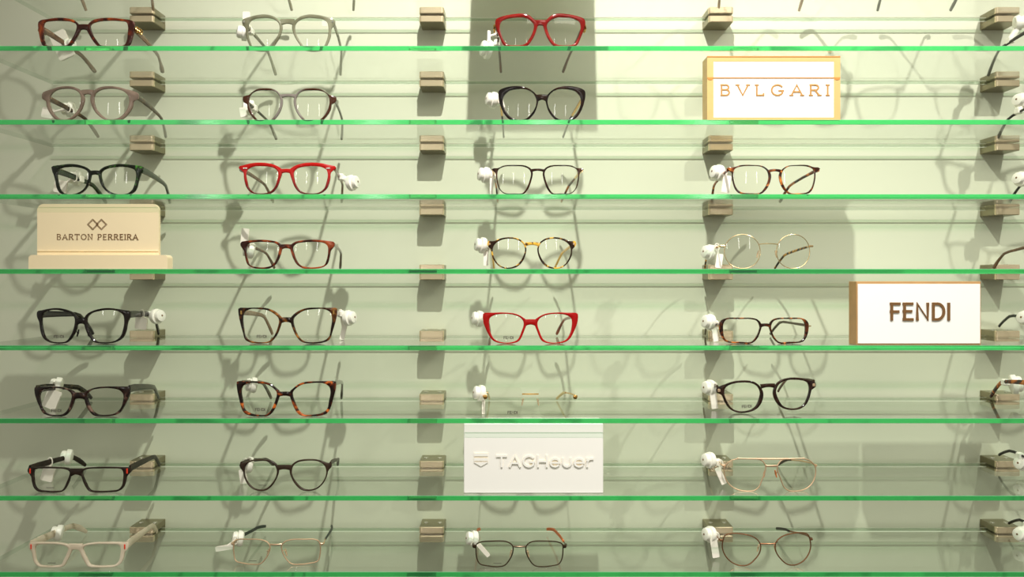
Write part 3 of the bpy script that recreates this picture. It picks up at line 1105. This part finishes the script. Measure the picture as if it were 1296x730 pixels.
# ---- second column
G.append(dict(row=1, o=(290, 0), cx=585, by=(186, 236), hy=215, ht=42,
    label='see-through grey glasses with thick rims, on the top row left of the bright red pair', mat=acetate('clear_grey', [rgb(128, 126, 100), rgb(150, 148, 122)], 30, .3, clear=.42),
    inlay=[(1045, 218, 22, 30, M_SILVER)],
    inner=[(665,250),(700,205),(770,178),(860,178),(940,190),(990,225),(1003,280),(1000,350),(980,420),(950,470),(860,492),(770,480),(720,420),(670,330)],
    outer=[(635,260),(665,205),(720,165),(800,145),(890,148),(970,165),(1040,185),(1068,200),(1070,230),(1060,255),(1035,280),(1025,360),(1000,430),(960,492),(860,514),(760,500),(700,430),(650,340)],
    fob=('L', .03, 307, 41), tag=('L', .02, 312, 20, 9, 10, 0)))
G.append(dict(row=2, o=(290, 90), cx=595, by=(226, 258), hy=283, ht=30,
    label='brown crown-shaped glasses with clear grey nose, under the see-through grey pair', mat=graded('brown_on_clear', 'X', .017, .024, rgb(128, 120, 112), rgb(66, 34, 18), absolute=True),
    tmat=acetate('olive_dark', [rgb(62, 54, 36), rgb(84, 74, 50)], 60, 2.0),
    inner=[(675,290),(695,235),(740,200),(830,192),(910,195),(970,215),(1005,255),(1015,310),(1000,380),(950,460),(880,512),(800,512),(740,460),(690,380)],
    outer=[(650,300),(665,250),(700,205),(750,180),(830,172),(920,180),(985,215),(1010,238),(1070,250),(1080,258),(1082,305),(1072,316),(1040,325),(1025,390),(970,470),(890,530),(795,530),(720,470),(670,390)],
    fob=('L', .04, 314, 136), tag=('L', .03, 308, 142, 8, 12, 10)))
G.append(dict(row=3, o=(290, 180), cx=572, by=(266, 306), hy=262, ht=38,
    label='red glasses fading to burgundy with silver dashes at the corners', mat=graded('red_burgundy', 'Z', .008, .030, rgb(96, 14, 14), rgb(178, 16, 12)),
    tmat=acetate('brown_clear', [rgb(112, 80, 58), rgb(140, 106, 80)], clear=.2), inlay=[(1003, 262, 44, 14, M_SILVER)],
    inner=[(652,300),(690,262),(760,245),(850,240),(940,252),(985,280),(998,330),(985,400),(960,465),(910,505),(820,515),(740,500),(690,455),(660,380)],
    outer=[(610,280),(650,245),(720,218),(830,205),(940,212),(1020,230),(1075,242),(1082,252),(1078,280),(1030,300),(1020,370),(990,460),(930,512),(820,527),(720,512),(670,465),(630,370)],
    fob=('R', .05, 447, 231)))
G.append(dict(row=4, o=(290, 270), cx=575, by=(310, 352), hy=308, ht=34,
    label='reddish brown tortoiseshell glasses with white tag rising behind, beside the cream sign', mat=tort('red_tortoise', 8.2, (46, 17, 9), (100, 38, 16), (156, 72, 34), 66),
    tmat=acetate('horn_brown', [rgb(110, 78, 56), rgb(84, 52, 34)], 40),
    inner=[(645,340),(680,305),(760,292),(870,288),(960,300),(995,330),(1000,390),(985,470),(960,520),(890,538),(790,540),(720,520),(680,470),(655,400)],
    outer=[(615,330),(660,290),(740,272),(860,265),(980,275),(1055,286),(1066,295),(1064,335),(1030,370),(1015,440),(990,510),(940,543),(850,558),(760,555),(690,520),(650,460),(625,390)],
    fob=('L', .03, 315, 317), tag=('L', .022, 310, 299, 9, 20, -6)))
G.append(dict(row=5, o=(290, 370), cx=575, by=(252, 302), hy=208, ht=50,
    label='large square tortoiseshell glasses with gold corner marks, left of the red butterfly pair', mat=tort('honey_tortoise', 2.7, (30, 15, 8), (82, 46, 18), (168, 108, 44), 60, (.46, .56, .70)),
    tmat=acetate('taupe_brown', [rgb(150, 124, 98), rgb(124, 92, 64)], 40), print='FENDI', inlay=[(1057, 203, 18, 42, M_GOLD)],
    inner=[(650,270),(690,225),(760,185),(860,170),(960,170),(1025,205),(1040,270),(1030,360),(1010,450),(960,490),(850,508),(760,500),(710,460),(665,370)],
    outer=[(620,265),(660,215),(720,178),(790,157),(900,153),(1000,155),(1080,155),(1092,160),(1090,220),(1070,310),(1040,410),(1015,480),(960,510),(840,523),(740,508),(690,465),(645,380)],
    fob=('R', .04, 443, 402), tag=('R', .05, 435, 424, 6, 22, -12)))
G.append(dict(row=6, o=(290, 460), cx=560, by=(288, 332), hy=216, ht=46, drop=.010,
    label='large square orange and black tortoiseshell glasses, beside the rimless pair\'s left', mat=tort('orange_tortoise', 6.1, (26, 11, 7), (104, 42, 14), (206, 104, 36), 78, (.49, .57, .65)),
    tmat=acetate('grey_temple', [rgb(120, 112, 92), rgb(60, 48, 36)], 40), print='FENDI',
    inner=[(640,300),(680,250),(740,215),(830,200),(950,200),(1010,235),(1025,290),(1010,380),(990,470),(940,510),(850,530),(750,528),(700,480),(660,390)],
    outer=[(610,295),(650,250),(710,205),(780,185),(900,180),(1000,179),(1070,179),(1079,186),(1075,260),(1055,350),(1020,470),(990,515),(930,540),(830,547),(730,542),(680,500),(630,390)],
    fob=('L', .05, 318, 487)))
G.append(dict(row=7, o=(280, 550), cx=635, by=(308, 354), hy=312, ht=38, drop=.015,
    label='matte dark brown round glasses, left of the plain white sign', mat=acetate('matte_brown', [rgb(48, 34, 26), rgb(62, 46, 34)], 60, .1, rough=.4), print='dash',
    inner=[(710,370),(730,315),(780,280),(870,265),(970,270),(1030,300),(1058,350),(1055,420),(1020,490),(960,545),(890,565),(820,550),(760,495),(720,430)],
    outer=[(690,370),(710,310),(760,270),(840,252),(960,255),(1030,275),(1080,292),(1110,296),(1118,310),(1108,340),(1080,370),(1065,430),(1030,500),(970,555),(885,578),(810,565),(745,505),(705,430)],
    fob=('L', .035, 313, 588), tag=('L', .03, 308, 606, 9, 18, 8)))
G.append(dict(row=8, o=(270, 639), cx=632, by=(392, 408), hy=412, hxe=1115, wire=.0009, mat=M_ROSE, pads=(92, 500), print='dash',
    label='thin rose gold rectangular glasses with dark green temple ends, bottom row', tipmat=M_DKGREEN, tipfrom=1, tipw=.0046, drop=.010, lift=(.006, .006),
    inner=[(690,420),(720,375),(790,350),(920,346),(1030,348),(1070,370),(1085,430),(1080,510),(1060,575),(980,600),(880,612),(790,605),(735,550),(700,480)],
    fob=('L', .03, 301, 681), tag=('L', .012, 284, 693, 22, 6, 9)))
# ---- third column
G.append(dict(row=1, o=(600, 0), cx=672, by=(196, 252), hy=240, ht=34,
    label='bright red oversized glasses with gold hinges, at the top middle', mat=acetate('bright_red', [rgb(112, 13, 7), rgb(132, 20, 10)], 40, 1.0),
    tmat=acetate('wine_brown', [rgb(74, 24, 16), rgb(100, 42, 28)], 50), ornament=1,
    inner=[(738,250),(770,205),(830,175),(920,172),(1010,185),(1065,215),(1080,260),(1070,330),(1040,405),(1005,445),(920,456),(830,442),(785,390),(750,320)],
    outer=[(700,235),(735,195),(790,150),(850,135),(950,142),(1060,165),(1115,190),(1128,225),(1115,290),(1080,380),(1050,445),(1010,470),(910,478),(810,460),(750,390),(715,310)],
    fob=('L', .06, 615, 62), fobr=.0140, tag=('L', .03, 619, 46, 4, 14, 0)))
G.append(dict(row=2, o=(600, 90), cx=688, by=(232, 288), hy=244, ht=32,
    label='dark brown round upswept glasses directly under the bright red oversized pair', mat=acetate('espresso', [rgb(16, 9, 7), rgb(44, 24, 15)], 45, 2.4, stops=[.46, .66]),
    tmat=M_GOLD, tipmat=M_BLACK,
    inner=[(745,290),(775,225),(840,185),(930,180),(1020,200),(1070,250),(1082,310),(1060,390),(1010,455),(930,490),(850,478),(790,420),(755,360)],
    outer=[(725,270),(760,220),(810,180),(880,155),(970,150),(1060,165),(1120,195),(1128,230),(1115,320),(1080,410),(1030,475),(940,508),(840,496),(770,430),(735,350)],
    fob=('L', .025, 622, 126), tag=('L', .02, 637, 136, 5, 20, 18)))
G.append(dict(row=3, o=(600, 180), cx=645, by=(264, 287), hy=276, ht=28,
    label='slim dark brown square glasses in the middle of the third row', mat=acetate('dark_havana', [rgb(36, 18, 10), rgb(70, 38, 20)], 80, 3.3, stops=[.45, .7]),
    tmat=M_PALEGOLD, tipmat=tort('havana_tip', 1.2), tipfrom=2, thick=.0034,
    inner=[(715,310),(735,270),(790,245),(880,240),(980,245),(1040,275),(1052,330),(1040,420),(1015,480),(970,510),(880,513),(800,510),(765,470),(730,390)],
    outer=[(695,305),(715,265),(770,235),(880,228),(990,235),(1045,260),(1098,262),(1110,270),(1106,292),(1075,300),(1062,380),(1040,460),(1000,505),(960,522),(880,524),(790,520),(745,475),(710,390)],
    fob=('L', .03, 612, 221), tag=('L', .025, 622, 236, 4, 22, 0)))
G.append(dict(row=4, o=(595, 270), cx=625, by=(288, 317), hy=306, ht=28,
    label='yellow and black speckled round glasses in the middle of the picture', mat=tort('yellow_speckle', 4.7, (40, 22, 10), (96, 58, 22), (226, 176, 66), 105, (.5, .56, .62)),
    tmat=M_GOLD, tipmat=M_GOLD, thick=.0034, inlay=[(1050, 307, 22, 20, M_ROSE)],
    inner=[(695,370),(710,310),(770,268),(860,255),(950,275),(1005,320),(1020,380),(1000,450),(950,515),(870,540),(790,520),(730,460)],
    outer=[(680,365),(695,305),(760,255),(860,240),(960,258),(1010,280),(1060,276),(1072,290),(1070,330),(1040,350),(1030,420),(985,500),(930,540),(860,553),(780,535),(715,475)],
    fob=('L', .02, 608, 310), tag=('L', .02, 615, 326, 6, 20, 0)))
G.append(dict(row=5, o=(590, 370), cx=652, by=(272, 327), hy=250, ht=36,
    label='bright red butterfly glasses with flat square top corners, in the middle', mat=acetate('pillar_red', [rgb(158, 8, 7), rgb(168, 12, 9)], 40, 1.0, rough=.2),
    tmat=acetate('red_brown', [rgb(120, 34, 22), rgb(160, 74, 50)], 60), print='FENDI',
    inner=[(722,310),(750,260),(820,228),(930,218),(1020,232),(1065,265),(1070,330),(1050,420),(1010,480),(930,508),(840,505),(785,480),(745,400)],
    outer=[(690,290),(740,245),(810,215),(920,203),(1030,205),(1122,207),(1131,214),(1128,300),(1095,390),(1050,470),(1000,505),(900,520),(820,515),(765,490),(720,400)],
    fob=('L', .025, 604, 403)))
G.append(dict(row=6, o=(590, 460), cx=650, by=(305, 320), hy=352, hxe=1125, wire=.0008, rimless=1, mat=M_GOLD, pads=(78, 405), print='FENDI',
    label='rimless rectangular glasses with gold bridge and gold hinge discs', tipmat=M_PALEGOLD, pxo=.012,
    inner=[(735,300),(750,255),(780,240),(920,238),(1050,240),(1095,255),(1102,300),(1102,400),(1100,500),(1080,535),(1040,545),(900,546),(790,545),(755,530),(740,480),(735,400)],
    fob=('L', .012, 606, 497), tag=('L', .01, 612, 518, 4, 16, 0)))
G.append(dict(row=8, o=(580, 639), cx=620, by=(414, 430), hy=436, hxe=1095, wire=.0009, mat=M_GUN, eph=.005, pads=(88, 510), print='dash',
    label='thin dark brown metal glasses with bright orange temple ends, bottom row', tipmat=M_ORANGE, tipfrom=1, tipw=.0046, drop=.010, lift=(.004, .004),
    inner=[(685,430),(705,395),(760,368),(900,365),(1010,375),(1055,400),(1060,460),(1050,550),(1020,605),(950,625),(830,635),(770,620),(720,560),(690,490)],
    fob=('L', .02, 597, 681), tag=('L', .012, 612, 696, 5, 20, 42)))
# ---- fourth column
G.append(dict(row=3, o=(890, 180), cx=730, by=(268, 292), hy=272, ht=28, 
    label='slim amber tortoiseshell square glasses below the gold-bordered white sign', mat=tort('amber_tortoise', 7.7, (50, 22, 12), (116, 56, 24), (214, 132, 56), 95, (.48, .56, .66)), thick=.0034,
    tmat=tort('amber_temple', 1.5),
    inner=[(795,340),(815,280),(870,245),(960,238),(1060,245),(1115,270),(1130,320),(1120,400),(1095,465),(1055,500),(960,510),(880,505),(835,460),(805,400)],
    outer=[(770,330),(790,285),(850,240),(950,228),(1060,230),(1120,250),(1180,255),(1188,264),(1180,287),(1145,300),(1138,370),(1110,470),(1070,512),(960,523),(870,518),(815,470),(780,400)],
    fob=('L', .03, 907, 218), tag=('L', .022, 919, 233, 10, 22, -8)))
G.append(dict(row=4, o=(880, 270), cx=740, by=(298, 308), hy=326, hxe=1195, wire=.0006, arch=.001, mat=M_PALEGOLD, pads=(92, 405), 
    label='thin gold wire round glasses with one tortoiseshell temple folded inwards', tipmat=tort('gold_pair_tip', 2.9, (40, 26, 14), (90, 60, 28), (206, 150, 64), 90), tipfrom=1, tipw=.0036,
    inner=[(822,380),(835,315),(870,262),(920,228),(990,212),(1060,226),(1115,265),(1148,320),(1158,380),(1148,440),(1112,500),(1060,535),(990,548),(920,534),(868,500),(834,445)],
    fob=('L', .03, 896, 319), tag=('L', .02, 910, 330, 8, 18, -8)))
G.append(dict(row=5, o=(880, 370), cx=712, by=(312, 342), hy=336, ht=24, drop=.0,
    label='small rectangular tortoiseshell glasses left of the white sign with big brown letters', mat=tort('brown_tortoise', 9.4, (36, 16, 9), (84, 38, 16), (196, 112, 46), 88, (.48, .58, .66)),
    tmat=M_GUN, tipmat=M_GUN, inlay=[(1160, 338, 26, 14, M_PALEGOLD)],
    inner=[(770,340),(795,290),(850,272),(980,270),(1085,275),(1110,310),(1115,380),(1100,460),(1060,490),(960,495),(850,495),(800,440),(778,390)],
    outer=[(750,330),(775,285),(820,262),(940,256),(1080,260),(1130,283),(1150,315),(1148,380),(1128,450),(1092,494),(1040,507),(940,514),(850,511),(795,465),(765,400)],
    fob=('L', .03, 896, 407), tag=('L', .025, 905, 424, 7, 16, 8)))
G.append(dict(row=6, o=(880, 460), cx=735, by=(240, 277), hy=252, ht=26, roll=3.3, drop=.008, lift=(.012, -.002),
    label='tilted black brown round glasses with copper corner caps, right of the rimless pair', mat=acetate('black_brown', [rgb(30, 16, 12), rgb(46, 26, 18)], 60, .7),
    tmat=M_GUN, tipmat=acetate('brown_tip', [rgb(120, 76, 50), rgb(80, 50, 34)]), print='FENDI', inlay=[(1198, 253, 34, 34, M_ROSE)],
    inner=[(820,320),(840,260),(890,220),(980,200),(1080,205),(1140,235),(1155,290),(1140,370),(1100,450),(1040,485),(960,490),(890,465),(845,400)],
    outer=[(790,320),(820,250),(870,205),(960,182),(1060,182),(1150,205),(1212,224),(1222,240),(1216,280),(1185,295),(1160,380),(1125,450),(1060,497),(960,507),(870,480),(810,410)],
    fob=('L', .025, 896, 491), tag=('L', .02, 902, 508, 8, 20, 4)))
G.append(dict(row=7, o=(880, 550), cx=772, by=(305, 328), hy=328, hxe=1235, wire=.0009, mat=M_ROSE, topbar=(244, 330), pads=(58, 412), padmat=plain('orange_pad', rgb(220, 130, 70), .3), drop=.014,
    label='gold double-bridge aviator glasses, right of the plain white sign', tipmat=M_GUN,
    inner=[(830,330),(862,268),(905,248),(1000,240),(1110,246),(1172,272),(1215,330),(1210,440),(1165,520),(1090,568),(950,576),(900,540),(870,470)],
    fob=('L', .02, 896, 582), tag=('L', .012, 912, 602, 7, 22, 24)))
G.append(dict(row=8, o=(880, 639), cx=735, by=(406, 418), hy=390, hxe=1190, wire=.0009, mat=plain('brown_gold', rgb(150, 104, 74), .3, .9), pads=(85, 470), drop=.016, roll=0.6, tlen=.128, lift=(.004, .004),
    label='thin brown and gold upswept metal glasses with a folded black temple end, bottom row', tipmat=M_BLACK,
    inner=[(808,430),(830,380),(890,335),(990,308),(1080,302),(1140,320),(1160,370),(1168,440),(1145,520),(1090,590),(1010,628),(930,620),(860,560),(820,500)],
    fob=('L', .025, 897, 678), tag=('L', .018, 904, 704, 9, 28, 8)))


def shifted(src, row, px, label, **kw):
    """another pair of a similar cut standing elsewhere, its bridge at photo column px"""
    g = dict(src)
    dy = EDGE_PY[row] - EDGE_PY[src['row']]
    g.pop('back', None)
    g.update(row=row, back=0.022, o=(px - src['cx'] / S8, src['o'][1] + dy), label=label)
    for k in ('fob', 'tag', 'print', 'roll', 'lift'):
        g.pop(k, None)
    g.update(kw)
    return g


byl = lambda s: next(g for g in G if g['label'].startswith(s))
BLK = acetate('black_acetate', [rgb(18, 14, 12), rgb(30, 24, 20)], 60, .9)
EX = []
# pairs whose lenses stand beyond the right picture edge; a temple end and tag reach into view
sq, rd, bf, rc = byl('slim dark brown'), byl('dark brown round'), byl('large square tort'), byl('matte black')
EX.append(shifted(rc, 1, 1400, 'black temple end with white tag at the right picture edge, top row', mat=BLK, ht=36, inlay=[], fob=('L', .07, 1291, 29)))
EX.append(shifted(sq, 2, 1396, 'black temple end with white tag at the right edge, level with the gold-bordered sign', mat=BLK, tmat=BLK, tipmat=None, fob=('L', .07, 1291, 127)))
EX.append(shifted(sq, 3, 1412, 'dark temple end and white tag at the right edge, level with the amber tortoiseshell pair', mat=BLK, tmat=BLK, tipmat=None, fob=('L', .08, 1291, 226)))
EX.append(shifted(rd, 4, 1386, 'curved brown temple at the right edge just above the sign with big brown letters', mat=tort('brown_edge', 3.3), tmat=acetate('brown_bar', [rgb(92, 62, 40), rgb(112, 76, 50)]), tipmat=None))
EX.append(shifted(sq, 5, 1398, 'thin black hooked temple end at the right edge beside the sign with big brown letters', mat=BLK, tmat=M_GUN, tipmat=M_BLACK, drop=-.002, lift=(.012, .012), fob=('L', .06, 1297, 402)))
EX.append(shifted(bf, 6, 1396, 'brown temple end behind a large white tag at the right edge, sixth row', mat=tort('brown_edge_six', 5.3), tmat=tort('temple_six', 2.3), inlay=[], fob=('L', .09, 1286, 486), fobr=.0150))
EX.append(shifted(sq, 7, 1398, 'thin black temple hooked over the clamp at the right edge, seventh row', mat=BLK, tmat=M_GUN, tipmat=M_BLACK, drop=-.004, lift=(.014, .014), fob=('L', .07, 1293, 586)))
EX.append(shifted(sq, 8, 1412, 'black temple end at the bottom right corner with a white tag', mat=BLK, tmat=M_GUN, tipmat=M_BLACK, drop=-.004, lift=(.010, .010), fob=('L', .075, 1292, 676)))
# pairs on the shelf above the picture; their temple ends show through the glass along the top
EX.append(shifted(bf, 0, 93, 'pair above the picture top, temple ends seen at the top left corner', mat=BLK, inlay=[]))
EX.append(shifted(sq, 0, 384, 'pair above the picture top, temple ends seen over the see-through grey pair', mat=acetate('olive_edge', [rgb(70, 64, 40), rgb(96, 88, 58)]), tmat=acetate('olive_bar', [rgb(96, 90, 60), rgb(116, 108, 76)]), tipmat=None))
EX.append(shifted(bf, 0, 1000, 'pair above the picture top, temple ends seen over the gold-bordered white sign', mat=BLK, inlay=[]))
EX.append(shifted(sq, 0, 1222, 'pair above the picture top, temple ends seen near the top right clamp', mat=BLK, tmat=BLK, tipmat=None))
for g in G + EX:
    make_glasses(g)

# ------------------------------------------------------------------ light
def spot(name, loc, target, power, size, col=(1, .965, .92), angle=100, blend=.6):
    l = bpy.data.lights.new(name, 'SPOT')
    l.energy = power
    l.color = col
    l.shadow_soft_size = size
    l.spot_size = math.radians(angle)
    l.spot_blend = blend
    o = bpy.data.objects.new(name, l)
    COL.objects.link(o)
    o.location = loc
    o.rotation_euler = (Vector(target) - Vector(loc)).to_track_quat('-Z', 'Y').to_euler()
    return o


spot('ceiling_spotlight', (0.05, -0.92, ZC + 1.15), (0.04, 0, ZC + 0.12), 102, 0.012, angle=84, blend=1.0)
spot('ceiling_spotlight', (0.98, -0.92, ZC + 1.15), (0.78, 0, ZC - 0.05), 62, 0.014, angle=72, blend=1.0)
l = bpy.data.lights.new('soft_fill_light', 'AREA')  # added fill lamp, softens shadows more on the right; no actual ceiling fixture
l.shape, l.size, l.size_y, l.energy, l.color = 'RECTANGLE', 1.2, 0.6, 12, (1, .96, .84)
o = bpy.data.objects.new('soft_fill_light', l)
COL.objects.link(o)
o.location = (0.7, -2.2, 2.95)
o.rotation_euler = (Vector((0.2, 0, ZC)) - o.location).to_track_quat('-Z', 'Y').to_euler()

for x in (-2.1, -0.95, 0.2, 1.35):        # tall light strips across the shop, mirrored in the lenses
    l = bpy.data.lights.new('light_strip', 'AREA')
    l.shape = 'RECTANGLE'
    l.size, l.size_y = 0.08, 0.8
    l.energy = 3.6
    l.color = (1, .97, .92)
    o = bpy.data.objects.new('light_strip', l)
    COL.objects.link(o)
    o.location = (x, -4.4, ZC + 0.75)
    o.rotation_euler = (math.radians(90), 0, 0)
    o.rotation_euler = Vector((0, 1, 0)).to_track_quat('-Z', 'Y').to_euler()

wd = bpy.data.worlds.new('shop_ambient')
SC.world = wd
wd.use_nodes = True
bg = wd.node_tree.nodes['Background']
bg.inputs[1].default_value = 1.0
wt = wd.node_tree
tcw = wt.nodes.new('ShaderNodeTexCoord')
sep = wt.nodes.new('ShaderNodeSeparateXYZ')
rw = wt.nodes.new('ShaderNodeValToRGB')
mrw = wt.nodes.new('ShaderNodeMapRange')
mrw.inputs[1].default_value = -1.0
wt.links.new(tcw.outputs['Generated'], sep.inputs[0])
wt.links.new(sep.outputs['Z'], mrw.inputs[0])
wt.links.new(mrw.outputs[0], rw.inputs['Fac'])
els = rw.color_ramp.elements
els[0].position, els[0].color = 0.30, (.07, .062, .045, 1)      # floor side of the shop
els[1].position, els[1].color = 0.85, (.34, .345, .28, 1)        # lit ceiling
e_ = els.new(0.52)
e_.color = (.42, .425, .355, 1)
wt.links.new(rw.outputs['Color'], bg.inputs[0])

# ------------------------------------------------------------------ camera
cam = bpy.data.cameras.new('camera')
cam.sensor_width = 36.0
cam.lens = 36.0 * F / 1296.0
cam.shift_y = (HY - 365.0) / 1296.0
cam.clip_start = 0.05
co = bpy.data.objects.new('camera', cam)
COL.objects.link(co)
co.location = (0, -DW, ZC)
co.rotation_euler = (math.radians(90), 0, 0)
SC.camera = co

SC.view_settings.view_transform = 'Standard'
SC.view_settings.look = 'None'
SC.view_settings.gamma = 1.0
SC.view_settings.use_curve_mapping = False
SC.view_settings.exposure = 0.0
SC.cycles.transparent_max_bounces = 48
SC.cycles.max_bounces = 14
SC.cycles.transmission_bounces = 8
